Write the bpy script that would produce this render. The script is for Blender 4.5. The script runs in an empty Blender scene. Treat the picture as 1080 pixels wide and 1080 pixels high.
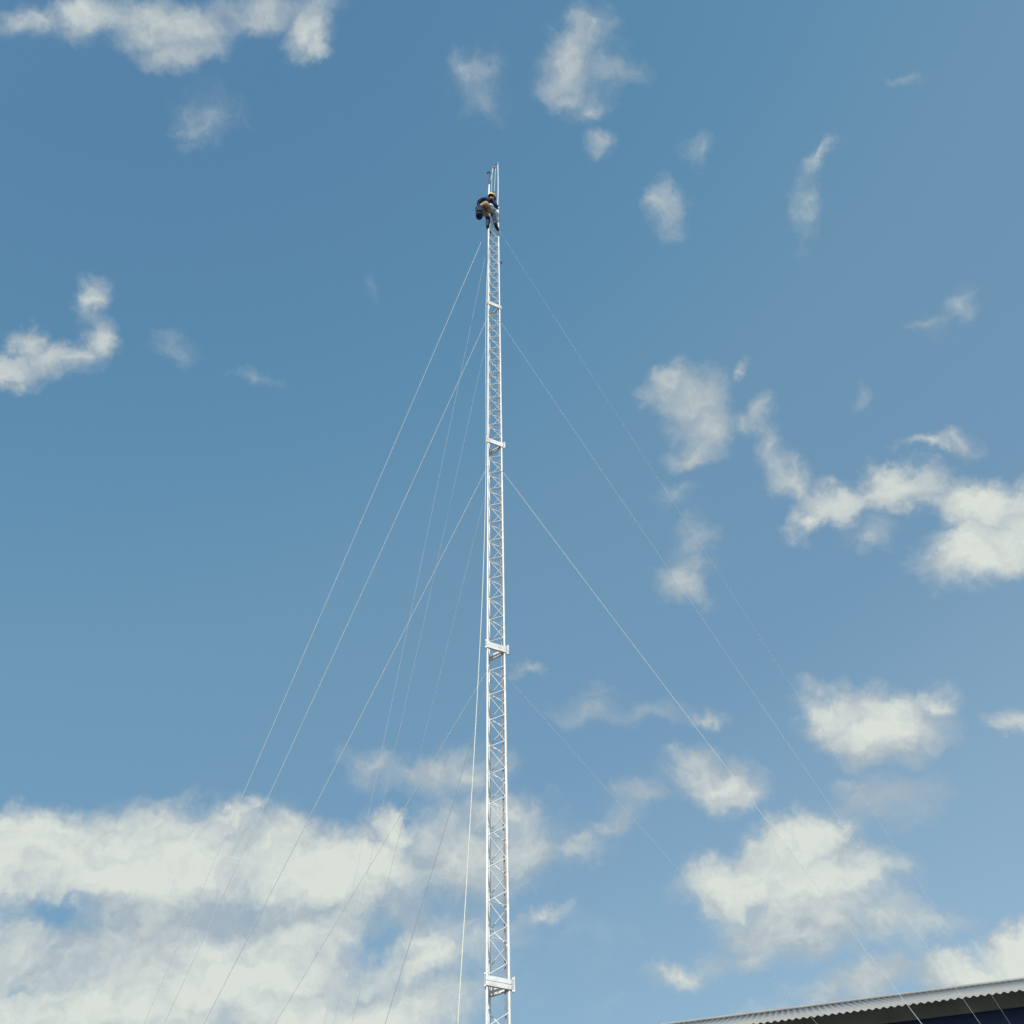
import bpy, bmesh, math, random
from mathutils import Vector, Matrix, Euler

random.seed(7)
scene = bpy.context.scene
COL = scene.collection
R = math.radians

# ------------------------------------------------------------------ camera
CAM = Vector((0.0, 0.0, 1.6))
F = 1083.0                                   # focal length in units where the frame is 1080 wide
TILT, ROLL = R(48.35), R(-1.40)
fwd = Vector((0, math.cos(TILT), math.sin(TILT)))
rt0 = Vector((1, 0, 0))
up0 = rt0.cross(fwd)
# the mast leans a little to the left in the frame: the camera is rolled clockwise
rt = rt0 * math.cos(ROLL) + up0 * math.sin(ROLL)
up = up0 * math.cos(ROLL) - rt0 * math.sin(ROLL)
rt, up = (rt0 * math.cos(ROLL) + up0 * math.sin(ROLL)), (up0 * math.cos(ROLL) - rt0 * math.sin(ROLL))

def ray(px, py):
    return fwd + rt * ((px - 540) / F) + up * ((540 - py) / F)

def at_y(px, py, y):
    d = ray(px, py)
    return CAM + d * ((y - CAM.y) / d.y)

def at_z(px, py, z):
    d = ray(px, py)
    return CAM + d * ((z - CAM.z) / d.z)

def proj(p):
    v = p - CAM
    w = v.dot(fwd)
    return (540 + F * v.dot(rt) / w, 540 - F * v.dot(up) / w)

cam_data = bpy.data.cameras.new('camera')
cam = bpy.data.objects.new('camera', cam_data)
COL.objects.link(cam)
cam_data.sensor_width = 36.0
cam_data.lens = 36.0 * F / 1080.0
cam_data.clip_start = 0.05
cam_data.clip_end = 20000
m = Matrix((rt, up, -fwd)).transposed().to_4x4()
m.translation = CAM
cam.matrix_world = m
scene.camera = cam
scene.view_settings.view_transform = 'Standard'
scene.view_settings.look = 'None'
scene.view_settings.exposure = 0.0
scene.view_settings.gamma = 1.0
scene.view_settings.use_curve_mapping = False

# ------------------------------------------------------------------ materials
def new_mat(name):
    mt = bpy.data.materials.new(name)
    mt.use_nodes = True
    nt = mt.node_tree
    return mt, nt, nt.nodes['Principled BSDF']

def simple(name, base, rough=0.6, metal=0.0, var=0.0, var_scale=8.0, dirt=None, dirt_amt=0.0, bump=0.0, bump_scale=40.0, coords='Object'):
    mt, nt, b = new_mat(name)
    b.inputs['Roughness'].default_value = rough
    b.inputs['Metallic'].default_value = metal
    tc = nt.nodes.new('ShaderNodeTexCoord')
    n = nt.nodes.new('ShaderNodeTexNoise')
    n.inputs['Scale'].default_value = var_scale
    n.inputs['Detail'].default_value = 6
    nt.links.new(tc.outputs[coords], n.inputs['Vector'])
    rp = nt.nodes.new('ShaderNodeValToRGB')
    rp.color_ramp.elements[0].position = 0.3
    rp.color_ramp.elements[1].position = 0.7
    lo = [max(0, c * (1 - var)) for c in base]
    hi = [min(1, c * (1 + var)) for c in base]
    rp.color_ramp.elements[0].color = (*lo, 1)
    rp.color_ramp.elements[1].color = (*hi, 1)
    nt.links.new(n.outputs['Fac'], rp.inputs['Fac'])
    out = rp.outputs['Color']
    if dirt:
        n2 = nt.nodes.new('ShaderNodeTexNoise')
        n2.inputs['Scale'].default_value = var_scale * 2.7
        n2.inputs['Detail'].default_value = 8
        nt.links.new(tc.outputs[coords], n2.inputs['Vector'])
        r2 = nt.nodes.new('ShaderNodeValToRGB')
        r2.color_ramp.elements[0].position = 0.62 - 0.25 * dirt_amt
        r2.color_ramp.elements[1].position = 0.72
        r2.color_ramp.elements[0].color = (0, 0, 0, 1)
        r2.color_ramp.elements[1].color = (dirt_amt, dirt_amt, dirt_amt, 1)
        nt.links.new(n2.outputs['Fac'], r2.inputs['Fac'])
        mx = nt.nodes.new('ShaderNodeMixRGB')
        nt.links.new(r2.outputs['Color'], mx.inputs['Fac'])
        nt.links.new(out, mx.inputs['Color1'])
        mx.inputs['Color2'].default_value = (*dirt, 1)
        out = mx.outputs['Color']
    nt.links.new(out, b.inputs['Base Color'])
    if bump:
        nb = nt.nodes.new('ShaderNodeTexNoise')
        nb.inputs['Scale'].default_value = bump_scale
        nb.inputs['Detail'].default_value = 5
        nt.links.new(tc.outputs[coords], nb.inputs['Vector'])
        bp = nt.nodes.new('ShaderNodeBump')
        bp.inputs['Strength'].default_value = bump
        bp.inputs['Distance'].default_value = 0.02
        nt.links.new(nb.outputs['Fac'], bp.inputs['Height'])
        nt.links.new(bp.outputs['Normal'], b.inputs['Normal'])
    return mt

M = {
    'white_paint': simple('white_paint', (0.68, 0.69, 0.69), 0.5, 0, 0.10, 3.0, (0.38, 0.31, 0.25), 0.4, 0.1, 60),
    'galvanised': simple('galvanised', (0.50, 0.51, 0.52), 0.42, 0.5, 0.18, 6.0),
    'dark_steel': simple('dark_steel', (0.06, 0.07, 0.085), 0.5, 0.3, 0.2, 20.0),
    'cable': simple('cable_black', (0.27, 0.23, 0.21), 0.6, 0, 0.35, 5.0),
    'strand': simple('wire_strand', (0.74, 0.75, 0.76), 0.4, 0.1, 0.08, 12.0),
    'rope': simple('rope_fibre', (0.60, 0.615, 0.52), 0.85, 0, 0.12, 30.0, None, 0, 0.3, 200),
    'navy': simple('navy_cloth', (0.010, 0.020, 0.070), 0.9, 0, 0.3, 9.0, None, 0, 0.6, 30),
    'bag': simple('bag_canvas', (0.008, 0.017, 0.060), 0.9, 0, 0.3, 12.0, None, 0, 0.5, 40),
    'khaki': simple('khaki_cloth', (0.42, 0.315, 0.20), 0.9, 0, 0.2, 10.0, None, 0, 0.7, 28),
    'legging': simple('legging_cloth', (0.018, 0.026, 0.062), 0.9, 0, 0.35, 12.0, None, 0, 0.6, 35),
    'boot': simple('boot_leather', (0.022, 0.019, 0.016), 0.55, 0, 0.2, 20.0),
    'sole': simple('rubber_sole', (0.030, 0.032, 0.024), 0.9, 0, 0.2, 20.0),
    'skin': simple('skin', (0.30, 0.165, 0.105), 0.55, 0, 0.08, 20.0),
    'hair': simple('hair', (0.012, 0.010, 0.009), 0.6, 0, 0.2, 40.0),
    'helmet': simple('helmet_shell', (0.74, 0.52, 0.17), 0.4, 0, 0.08, 8.0),
    'strap': simple('harness_strap', (0.045, 0.05, 0.075), 0.8, 0, 0.15, 30.0),
    'webbing': simple('harness_webbing', (0.62, 0.60, 0.55), 0.8, 0, 0.15, 30.0),
    'roofing': simple('fibre_cement', (0.25, 0.25, 0.24), 0.85, 0, 0.10, 1.3, (0.30, 0.28, 0.25), 0.3, 0.3, 30),
    'fascia': simple('fascia_board', (0.235, 0.245, 0.25), 0.8, 0, 0.22, 1.1),
    'navy_wall': simple('navy_wall_paint', (0.013, 0.030, 0.115), 0.6, 0, 0.12, 0.9, None, 0, 0.2, 18),
    'concrete': simple('concrete', (0.34, 0.33, 0.31), 0.9, 0, 0.16, 3.0, (0.20, 0.19, 0.17), 0.4, 0.4, 30),
    'door': simple('steel_door_paint', (0.24, 0.26, 0.28), 0.5, 0, 0.1, 2.0),
    'glass': simple('window_glass', (0.05, 0.07, 0.08), 0.08, 0, 0.05, 2.0),
    'ground': simple('dry_grass_ground', (0.125, 0.125, 0.085), 0.95, 0, 0.35, 0.5, (0.20, 0.175, 0.145), 0.75, 0.8, 9),
}

# ------------------------------------------------------------------ mesh helpers
def tube(bm, p0, p1, r, seg=8, r1=None, caps=True):
    p0, p1 = Vector(p0), Vector(p1)
    d = (p1 - p0)
    if d.length < 1e-6:
        return
    q = d.to_track_quat('Z', 'Y')
    r1 = r if r1 is None else r1
    a, b = [], []
    for i in range(seg):
        t = 2 * math.pi * i / seg
        o = Vector((math.cos(t), math.sin(t), 0))
        a.append(bm.verts.new(p0 + q @ (o * r)))
        b.append(bm.verts.new(p1 + q @ (o * r1)))
    for i in range(seg):
        j = (i + 1) % seg
        bm.faces.new((a[i], a[j], b[j], b[i]))
    if caps:
        bm.faces.new(list(reversed(a)))
        bm.faces.new(b)

def path_tube(bm, pts, r, seg=6, closed=False):
    pts = [Vector(p) for p in pts]
    rings = []
    n = len(pts)
    prev = None
    for i, p in enumerate(pts):
        t = (pts[min(i + 1, n - 1)] - pts[max(i - 1, 0)]).normalized()
        if prev is None:
            x = t.orthogonal().normalized()
        else:
            x = (prev - t * prev.dot(t)).normalized()
        prev = x
        y = t.cross(x)
        rr = r[i] if isinstance(r, (list, tuple)) else r
        rings.append([bm.verts.new(p + (x * math.cos(2 * math.pi * k / seg) + y * math.sin(2 * math.pi * k / seg)) * rr) for k in range(seg)])
    for i in range(n - 1):
        for k in range(seg):
            j = (k + 1) % seg
            bm.faces.new((rings[i][k], rings[i][j], rings[i + 1][j], rings[i + 1][k]))
    bm.faces.new(list(reversed(rings[0])))
    bm.faces.new(rings[-1])

def box(bm, c, half, rot=None):
    """box centred at c, half sizes, optional 3x3 matrix"""
    c = Vector(c)
    vs = []
    for sx in (-1, 1):
        for sy in (-1, 1):
            for sz in (-1, 1):
                o = Vector((sx * half[0], sy * half[1], sz * half[2]))
                if rot is not None:
                    o = rot @ o
                vs.append(bm.verts.new(c + o))
    for f in ((0, 1, 3, 2), (4, 6, 7, 5), (0, 4, 5, 1), (2, 3, 7, 6), (0, 2, 6, 4), (1, 5, 7, 3)):
        bm.faces.new([vs[i] for i in f])

def bar(bm, p0, p1, w, h, upv=Vector((0, 0, 1))):
    """rectangular bar from p0 to p1: w across, h along upv"""
    p0, p1 = Vector(p0), Vector(p1)
    x = (p1 - p0)
    L = x.length
    x.normalize()
    z = (upv - x * upv.dot(x)).normalized()
    y = z.cross(x)
    box(bm, (p0 + p1) / 2, (L / 2, w / 2, h / 2), Matrix((x, y, z)).transposed())

def obj(name, bm, mat, parent=None, smooth=False, bevel=0.0):
    me = bpy.data.meshes.new(name)
    bmesh.ops.recalc_face_normals(bm, faces=bm.faces)
    bm.to_mesh(me)
    bm.free()
    me.materials.append(mat)
    if smooth:
        for p in me.polygons:
            p.use_smooth = len(p.vertices) <= 4
        owner = {}
        for p in me.polygons:
            for k_ in p.edge_keys:
                owner.setdefault(k_, []).append(p)
        for ed in me.edges:
            fs = owner.get(ed.key, [])
            if len(fs) == 2 and (len(fs[0].vertices) > 4 or len(fs[1].vertices) > 4):
                ed.use_edge_sharp = True
    o = bpy.data.objects.new(name, me)
    COL.objects.link(o)
    if parent is not None:
        o.parent = parent
    if bevel:
        md = o.modifiers.new('bevel', 'BEVEL')
        md.width = bevel
        md.segments = 2
        md.limit_method = 'ANGLE'
    return o

def tag(o, label, cat, group=None):
    o['label'] = label
    o['category'] = cat
    if group:
        o['group'] = group
    return o

def empty(name, loc, label, cat, group=None, rz=0.0):
    o = bpy.data.objects.new(name, None)
    COL.objects.link(o)
    o.location = loc
    o.rotation_euler = (0, 0, rz)
    o.empty_display_size = 0.3
    return tag(o, label, cat, group)

# ------------------------------------------------------------------ light
SUN_AZ, SUN_EL = R(193), R(37)        # azimuth clockwise from +Y
sdir = Vector((math.sin(SUN_AZ) * math.cos(SUN_EL), math.cos(SUN_AZ) * math.cos(SUN_EL), math.sin(SUN_EL)))
sl = bpy.data.lights.new('sun', 'SUN')
sl.energy = 5.0
sl.angle = R(0.53)
sl.color = (1.0, 0.95, 0.88)
so = bpy.data.objects.new('sun', sl)
COL.objects.link(so)
so.rotation_euler = sdir.to_track_quat('Z', 'Y').to_euler()

# ------------------------------------------------------------------ sky
world = bpy.data.worlds.new('World')
scene.world = world
world.use_nodes = True
wt = world.node_tree
for n in list(wt.nodes):
    wt.nodes.remove(n)
W = wt.nodes
def wl(a, b):
    wt.links.new(a, b)
def math_node(op, a, b=None, c=None, clamp=False):
    n = W.new('ShaderNodeMath')
    n.operation = op
    n.use_clamp = clamp
    for i, v in enumerate((a, b, c)):
        if v is None:
            continue
        if isinstance(v, (int, float)):
            n.inputs[i].default_value = v
        else:
            wl(v, n.inputs[i])
    return n.outputs[0]
def smooth(v, lo, hi, to0=0.0, to1=1.0):
    n = W.new('ShaderNodeMapRange')
    n.interpolation_type = 'SMOOTHSTEP'
    wl(v, n.inputs['Value'])
    n.inputs['From Min'].default_value = lo
    n.inputs['From Max'].default_value = hi
    n.inputs['To Min'].default_value = to0
    n.inputs['To Max'].default_value = to1
    return n.outputs['Result']
def noise(vec, scale, detail=8, rough=0.55, lac=2.0, dist=0.0):
    n = W.new('ShaderNodeTexNoise')
    n.inputs['Scale'].default_value = scale
    n.inputs['Detail'].default_value = detail
    n.inputs['Roughness'].default_value = rough
    n.inputs['Lacunarity'].default_value = lac
    n.inputs['Distortion'].default_value = dist
    wl(vec, n.inputs['Vector'])
    return n
def vmath(op, a, b=None, scale=None):
    n = W.new('ShaderNodeVectorMath')
    n.operation = op
    for i, v in enumerate((a, b)):
        if v is None:
            continue
        if isinstance(v, (tuple, Vector)):
            n.inputs[i].default_value = tuple(v)
        else:
            wl(v, n.inputs[i])
    if scale is not None:
        n.inputs['Scale'].default_value = scale
    return n.outputs[1] if op in ('DOT_PRODUCT', 'LENGTH') else n.outputs[0]

SKY_GAIN = 10.0
STRENGTH = 0.15
A_LO, A_HI = -0.11, 0.70
wout = W.new('ShaderNodeOutputWorld')
sky = W.new('ShaderNodeTexSky')
sky.sky_type = 'NISHITA'
sky.sun_disc = False
sky.sun_elevation = SUN_EL
sky.sun_rotation = SUN_AZ
sky.altitude = 100
sky.air_density = 1.0
sky.dust_density = 0.7
sky.ozone_density = 1.0
grade = W.new('ShaderNodeMixRGB')
grade.blend_type = 'MULTIPLY'
grade.inputs['Fac'].default_value = 1.0
grade.inputs['Color2'].default_value = (0.94, 1.25, 1.12, 1)
wl(sky.outputs[0], grade.inputs['Color1'])

tcw = W.new('ShaderNodeTexCoord')
D = tcw.outputs['Generated']                    # the world direction
# two scales of turbulence push the edges of the clouds about
w1 = noise(D, 7.0, 2, 0.5)
w2 = noise(D, 26.0, 4, 0.6)
o1 = vmath('SCALE', vmath('SUBTRACT', w1.outputs['Color'], (0.5, 0.5, 0.5)), scale=0.060)
o2 = vmath('SCALE', vmath('SUBTRACT', w2.outputs['Color'], (0.5, 0.5, 0.5)), scale=0.050)
DW = vmath('ADD', vmath('ADD', D, o1), o2)
# the dome of the sky opened flat round the bearing the clouds are charted from
dq = math_node('MAXIMUM', vmath('DOT_PRODUCT', DW, tuple(fwd)), 0.05)
DF = vmath('DIVIDE', DW, None)
wl(dq, DF.node.inputs[1])
FRAMES = {}
def chart(rot):
    """bearing in degrees of arc, in axes turned by rot"""
    if rot not in FRAMES:
        ca, sa = math.cos(R(rot)), math.sin(R(rot))
        cx_ = W.new('ShaderNodeCombineXYZ')
        wl(vmath('DOT_PRODUCT', DF, tuple(rt * ca + up * sa)), cx_.inputs[0])
        wl(vmath('DOT_PRODUCT', DF, tuple(up * ca - rt * sa)), cx_.inputs[1])
        FRAMES[rot] = cx_.outputs[0]
    return FRAMES[rot]
STEPS = (-26, -12, 0, 10, 20, 32)

def blob_field(blobs, k=0.22, start=None):
    """soft union of elliptical puffs that sit at fixed bearings of the sky dome"""
    acc = None
    prev = start
    order = {}
    for bl in blobs:
        order.setdefault(min(STEPS, key=lambda q: abs(q - bl[4])), []).append(bl)
    for rot in sorted(order):
        ca, sa = math.cos(R(rot)), math.sin(R(rot))
        for bi, (cx, cy, rx, ry, _, s) in enumerate(order[rot]):
            if bi % 8 == 0:
                vec = chart(rot)
                if prev is not None:            # keeps the shader's evaluation in order, so that it fits the renderer's stack
                    n = W.new('ShaderNodeVectorMath')
                    n.operation = 'MULTIPLY_ADD'
                    wl(prev, n.inputs[0])
                    n.inputs[1].default_value = (1e-9, 1e-9, 1e-9)
                    wl(vec, n.inputs[2])
                    vec = n.outputs[0]
            u, v = (cx - 540) / F, (540 - cy) / F
            u, v = u * ca + v * sa, v * ca - u * sa
            fx, fy = F / rx, F / ry
            n = W.new('ShaderNodeVectorMath')
            n.operation = 'MULTIPLY_ADD'
            wl(vec, n.inputs[0])
            n.inputs[1].default_value = (fx, fy, 0)
            n.inputs[2].default_value = (-u * fx, -v * fy, 0)
            r_ = vmath('LENGTH', n.outputs[0])
            val = math_node('MULTIPLY_ADD', r_, -abs(s) - 0.25, s + 0.25)
            acc = val if acc is None else math_node('SMOOTH_MAX', acc, val, k)
            prev = acc
    return acc

CLOUDS = [
    # top left bank
    (85, 5, 60, 34, 0, .62), (165, 18, 75, 34, -10, .60), (182, 48, 44, 24, 0, .5), (262, 10, 80, 26, 0, .52),
    (328, 34, 38, 34, -30, .52), (343, 52, 20, 20, 0, .52), (28, 14, 50, 22, 0, .2), (212, 112, 34, 30, 20, .02),
    # wisps of the upper middle
    (502, 76, 24, 32, 0, .06), (512, 100, 30, 24, 0, .04),
    (596, 66, 30, 44, -15, .42), (600, 95, 20, 24, 0, .36), (618, 38, 34, 32, 20, .24), (642, 75, 34, 26, 0, .12), (626, 108, 26, 24, 0, .22), (632, 150, 20, 14, 0, .24),
    (703, 214, 22, 24, 0, .08), (850, 212, 15, 44, -8, -.04), (868, 174, 20, 9, 25, .0), (958, 84, 22, 10, 10, .12),
    (1022, 320, 22, 20, 0, .05), (985, 342, 36, 12, 0, -.05), (908, 415, 14, 18, 0, -.04), (390, 310, 16, 24, 0, -.05), (740, 155, 16, 22, 0, -.04),
    # left middle
    (96, 318, 20, 36, -20, .30), (103, 356, 26, 28, 0, .45), (62, 374, 62, 24, 12, .52), (25, 362, 24, 20, 0, .52), (0, 388, 50, 20, 5, .48),
    (182, 370, 28, 20, -10, -.02), (260, 393, 36, 12, -5, -.06),
    # right middle, upper part
    (692, 412, 32, 20, 0, .5), (722, 432, 42, 34, -20, .52), (740, 460, 38, 32, 0, .6), (764, 404, 9, 22, -25, .24), (728, 486, 30, 18, 0, .45),
    (797, 447, 26, 18, 30, .30), (815, 472, 22, 28, 0, .32), (836, 505, 38, 28, -30, .40), (778, 452, 24, 16, 0, .34),
    # right middle, lower part
    (846, 550, 32, 24, 35, .7), (890, 530, 70, 26, 8, .9), (950, 518, 66, 28, 8, .95), (1022, 532, 62, 34, -8, .95),
    (1040, 576, 92, 46, 10, 1.25), (1075, 555, 50, 50, 0, .9), (918, 560, 40, 22, 0, .24), (984, 473, 26, 12, 0, .38), (1010, 468, 24, 12, 0, .10),
    (725, 572, 24, 22, 0, .14), (722, 620, 32, 34, 20, .46), (728, 630, 22, 22, 0, .46), (710, 525, 24, 12, 0, .02),
    (922, 757, 86, 44, 5, 1.15), (872, 745, 40, 26, -20, .62), (975, 735, 34, 24, 10, .55), (925, 786, 50, 18, 0, .4), (930, 838, 74, 34, 10, .28), (905, 820, 40, 20, 0, .2),
    (1067, 768, 32, 17, 0, .52), (555, 703, 14, 10, 0, .06),
    (615, 752, 50, 20, 0, .17), (680, 755, 56, 16, 0, .10), (738, 757, 26, 9, 8, .32), (622, 735, 24, 12, 0, .04),
    (754, 826, 66, 34, 5, .95), (728, 806, 30, 24, 0, .45), (788, 828, 30, 20, 0, .58), (678, 852, 54, 22, 15, .28), (640, 874, 44, 14, 10, .12),
    # lower right
    (845, 888, 80, 42, 8, 1.3), (795, 922, 104, 38, 8, 1.25), (866, 924, 106, 50, 0, 1.25), (905, 905, 50, 30, 0, .7), (845, 965, 125, 54, 10, .85),
    (775, 1002, 70, 26, 15, .42), (708, 1022, 48, 22, 15, .6), (930, 975, 96, 36, 0, .34), (985, 970, 46, 20, 0, .22),
    (900, 1042, 90, 28, 10, .46), (1068, 1000, 64, 44, 20, 1.3), (1012, 1030, 76, 30, 12, 1.1), (1090, 985, 40, 30, 0, .8), (840, 1062, 70, 20, 8, .15),
    # lower left bank
    (200, 1005, 430, 130, 0, .66), (140, 908, 230, 70, 0, 1.35), (330, 915, 160, 64, 5, 1.25), (48, 888, 96, 48, 0, 1.2), (0, 905, 70, 50, 0, 1.0), (120, 900, 90, 50, 0, 1.0), (200, 904, 110, 54, 0, 1.0), (240, 862, 42, 14, 15, .5),
    (262, 857, 20, 12, 10, .4), (300, 918, 90, 42, 0, 1.0), (380, 902, 80, 48, 10, 1.0), (418, 872, 40, 32, 10, .8), (490, 905, 110, 56, 0, .72),
    (555, 892, 62, 48, 0, .6), (600, 892, 46, 14, 5, .28), (530, 858, 50, 34, 10, .6), (110, 985, 150, 46, 0, .5), (300, 980, 180, 50, 0, .65),
    (450, 985, 110, 50, 0, .5), (100, 1064, 220, 52, 0, 1.15), (250, 1032, 150, 46, 6, 1.25), (360, 1062, 200, 50, 0, 1.25), (452, 1008, 70, 30, 15, .8),
    (575, 966, 44, 14, 8, .38), (520, 985, 50, 30, 0, .2), (560, 928, 40, 14, 15, .10), (0, 1050, 80, 40, 0, .8), (20, 975, 60, 22, 0, .32),
    (445, 818, 84, 28, 0, .28), (392, 808, 42, 24, 0, .26), (500, 818, 44, 26, 0, .26),
    # beyond the frame: lower sky on both sides and in front
    (300, 1300, 420, 150, 4, .8), (-250, 1050, 220, 120, 10, .8), (-420, 700, 180, 60, 20, .5), (1000, 1330, 380, 130, -4, .7), (1400, 1080, 200, 90, -10, .8),
    (1300, 700, 120, 60, 10, .6), (1250, 350, 100, 40, 20, .4), (-200, 120, 140, 60, 10, .6), (300, -160, 200, 60, 10, .5), (820, -150, 120, 50, 0, .4),
]
HOLES = [(62, 962, 62, 26, -8, .50), (388, 985, 44, 22, 32, .42), (20, 1040, 30, 10, 0, .15), (425, 848, 30, 10, -20, .35)]
GREY = [(250, 965, 150, 26, 0, .7), (420, 955, 90, 28, 0, .5), (440, 905, 60, 22, 0, .6), (440, 815, 110, 40, 0, .8), (350, 1012, 40, 14, 0, .3), (110, 990, 130, 34, 0, .45),
        (840, 980, 130, 46, 0, .7), (930, 838, 90, 40, 0, .9), (740, 450, 120, 90, 0, .9), (180, 40, 260, 110, 0, .7), (600, 90, 120, 110, 0, .5), (60, 360, 120, 80, 0, .5), (722, 600, 60, 80, 0, .8),
        (650, 755, 120, 40, 0, .8), (680, 860, 90, 40, 0, .7), (640, 900, 140, 60, 0, .6), (920, 790, 80, 30, 0, .5), (745, 800, 60, 24, 0, .5), (930, 560, 60, 30, 0, .6), (900, 505, 60, 24, 0, .4), (920, 1040, 90, 30, 0, .6), (500, 930, 100, 70, 0, .5)]

sepz = W.new('ShaderNodeSeparateXYZ')
wl(D, sepz.inputs[0])
clear = W.new('ShaderNodeValToRGB')
ce = clear.color_ramp.elements
ce[0].position = 0.0
ce[0].color = (0.42, 0.52, 0.62, 1)
ce[1].position = 1.0
ce[1].color = (0.092, 0.232, 0.405, 1)
for pz, pc in ((0.36, (0.270, 0.410, 0.550)), (0.55, (0.185, 0.335, 0.500)), (0.74, (0.165, 0.325, 0.485)), (0.86, (0.118, 0.286, 0.462))):
    ne = ce.new(pz)
    ne.color = (*pc, 1)
wl(math_node('MULTIPLY_ADD', sepz.outputs[0], -0.35, sepz.outputs[2]), clear.inputs['Fac'])
cg = W.new('ShaderNodeMixRGB')
cg.blend_type = 'MULTIPLY'
cg.inputs['Fac'].default_value = 1
cg.inputs['Color2'].default_value = (1 / STRENGTH, 1 / STRENGTH, 1 / STRENGTH, 1)
wl(clear.outputs[0], cg.inputs['Color1'])
calm = W.new('ShaderNodeMixRGB')
calm.inputs['Fac'].default_value = 0.72
wl(grade.outputs[0], calm.inputs['Color1'])
wl(cg.outputs[0], calm.inputs['Color2'])
grade = calm
nA = noise(DW, 11.0, 8, 0.58)
nB = noise(DW, 36.0, 6, 0.60)
nsum = math_node('ADD', math_node('MULTIPLY_ADD', nA.outputs['Fac'], 0.88, -0.44), math_node('MULTIPLY_ADD', nB.outputs['Fac'], 0.46, -0.23))
# light relief of the puffs: the same noise sampled a little way towards the sun
nA2 = noise(vmath('ADD', DW, tuple(sdir * 0.010)), 11.0, 5, 0.55)
nA1 = noise(DW, 11.0, 5, 0.55)
relief = math_node('MULTIPLY', math_node('SUBTRACT', nA1.outputs['Fac'], nA2.outputs['Fac']), 3.4)
G = 1.0 / STRENGTH
CLOUD_COL = [(0.0, (0.42, 0.49, 0.53)), (0.45, (0.545, 0.605, 0.61)), (1.0, (0.73, 0.77, 0.70))]

def sky_leaf(blobs, holes, greys):
    out = W.new('ShaderNodeBackground')
    out.inputs['Strength'].default_value = STRENGTH
    if not blobs:
        wl(grade.outputs[0], out.inputs['Color'])
        return out.outputs[0]
    f1 = blob_field(blobs)
    if holes:
        h = blob_field(holes, start=f1)
        f1 = math_node('SUBTRACT', f1, math_node('MULTIPLY', math_node('MAXIMUM', h, 0.0), 0.9))
    dens = math_node('ADD', f1, nsum)
    alpha = smooth(dens, A_LO, A_HI)
    lum = math_node('ADD', smooth(dens, 0.05, 1.30, 0.16, 1.0), relief)
    if greys:
        g = blob_field(greys, k=0.3, start=dens)
        lum = math_node('SUBTRACT', lum, math_node('MULTIPLY', smooth(g, 0.0, 0.8), 0.40))
    cr = W.new('ShaderNodeValToRGB')
    e = cr.color_ramp.elements
    e[0].position = 0.0
    e[0].color = (*CLOUD_COL[0][1], 1)
    e[1].position = 1.0
    e[1].color = (*CLOUD_COL[2][1], 1)
    mid = e.new(CLOUD_COL[1][0])
    mid.color = (*CLOUD_COL[1][1], 1)
    wl(lum, cr.inputs['Fac'])
    gain = W.new('ShaderNodeMixRGB')
    gain.blend_type = 'MULTIPLY'
    gain.inputs['Fac'].default_value = 1
    gain.inputs['Color2'].default_value = (G, G, G, 1)
    wl(cr.outputs[0], gain.inputs['Color1'])
    mixc = W.new('ShaderNodeMixRGB')
    wl(math_node('MULTIPLY', alpha, 0.94), mixc.inputs['Fac'])
    wl(grade.outputs[0], mixc.inputs['Color1'])
    wl(gain.outputs[0], mixc.inputs['Color2'])
    wl(mixc.outputs[0], out.inputs['Color'])
    return out.outputs[0]

# the dome is parcelled out by bearing so that each patch only weighs the puffs near it
du = W.new('ShaderNodeSeparateXYZ')
wl(chart(0), du.inputs[0])

def reach(bl):
    (cx, cy, rx, ry, rot, s) = bl
    g = 1 + 0.42 / (abs(s) + 0.25)
    ca, sa = abs(math.cos(R(rot))), abs(math.sin(R(rot)))
    hx, hy = (rx * ca + ry * sa) * g + 4, (rx * sa + ry * ca) * g + 4
    return cx - hx, cx + hx, cy - hy, cy + hy

def near(lst, x0, x1, y0, y1):
    return [bl for bl in lst if reach(bl)[1] > x0 and reach(bl)[0] < x1 and reach(bl)[3] > y0 and reach(bl)[2] < y1]

def patch(x0, x1, y0, y1):
    return sky_leaf(near(CLOUDS, x0, x1, y0, y1), near(HOLES, x0, x1, y0, y1), near(GREY, x0, x1, y0, y1))

def split(sock, at, lo, hi):
    n = W.new('ShaderNodeMixShader')
    wl(math_node('GREATER_THAN', sock, at), n.inputs[0])
    wl(lo, n.inputs[1])
    wl(hi, n.inputs[2])
    return n.outputs[0]

BIG = 1e5
def column(x0, x1, rows):
    if len(rows) == 2:
        return patch(x0, x1, rows[0], rows[1])
    h = len(rows) // 2
    return split(du.outputs[1], (540 - rows[h]) / F, column(x0, x1, rows[h:]), column(x0, x1, rows[:h + 1]))
rows = [-BIG, 285, 690, 880, BIG]
wl(split(du.outputs[0], 30 / F, column(-BIG, 570, rows), column(570, BIG, rows)), wout.inputs['Surface'])
world.cycles.sampling_method = 'MANUAL'
world.cycles.sample_map_resolution = 256
scene.cycles.use_adaptive_sampling = True
scene.cycles.adaptive_threshold = 0.012
scene.cycles.adaptive_min_samples = 24

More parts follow.
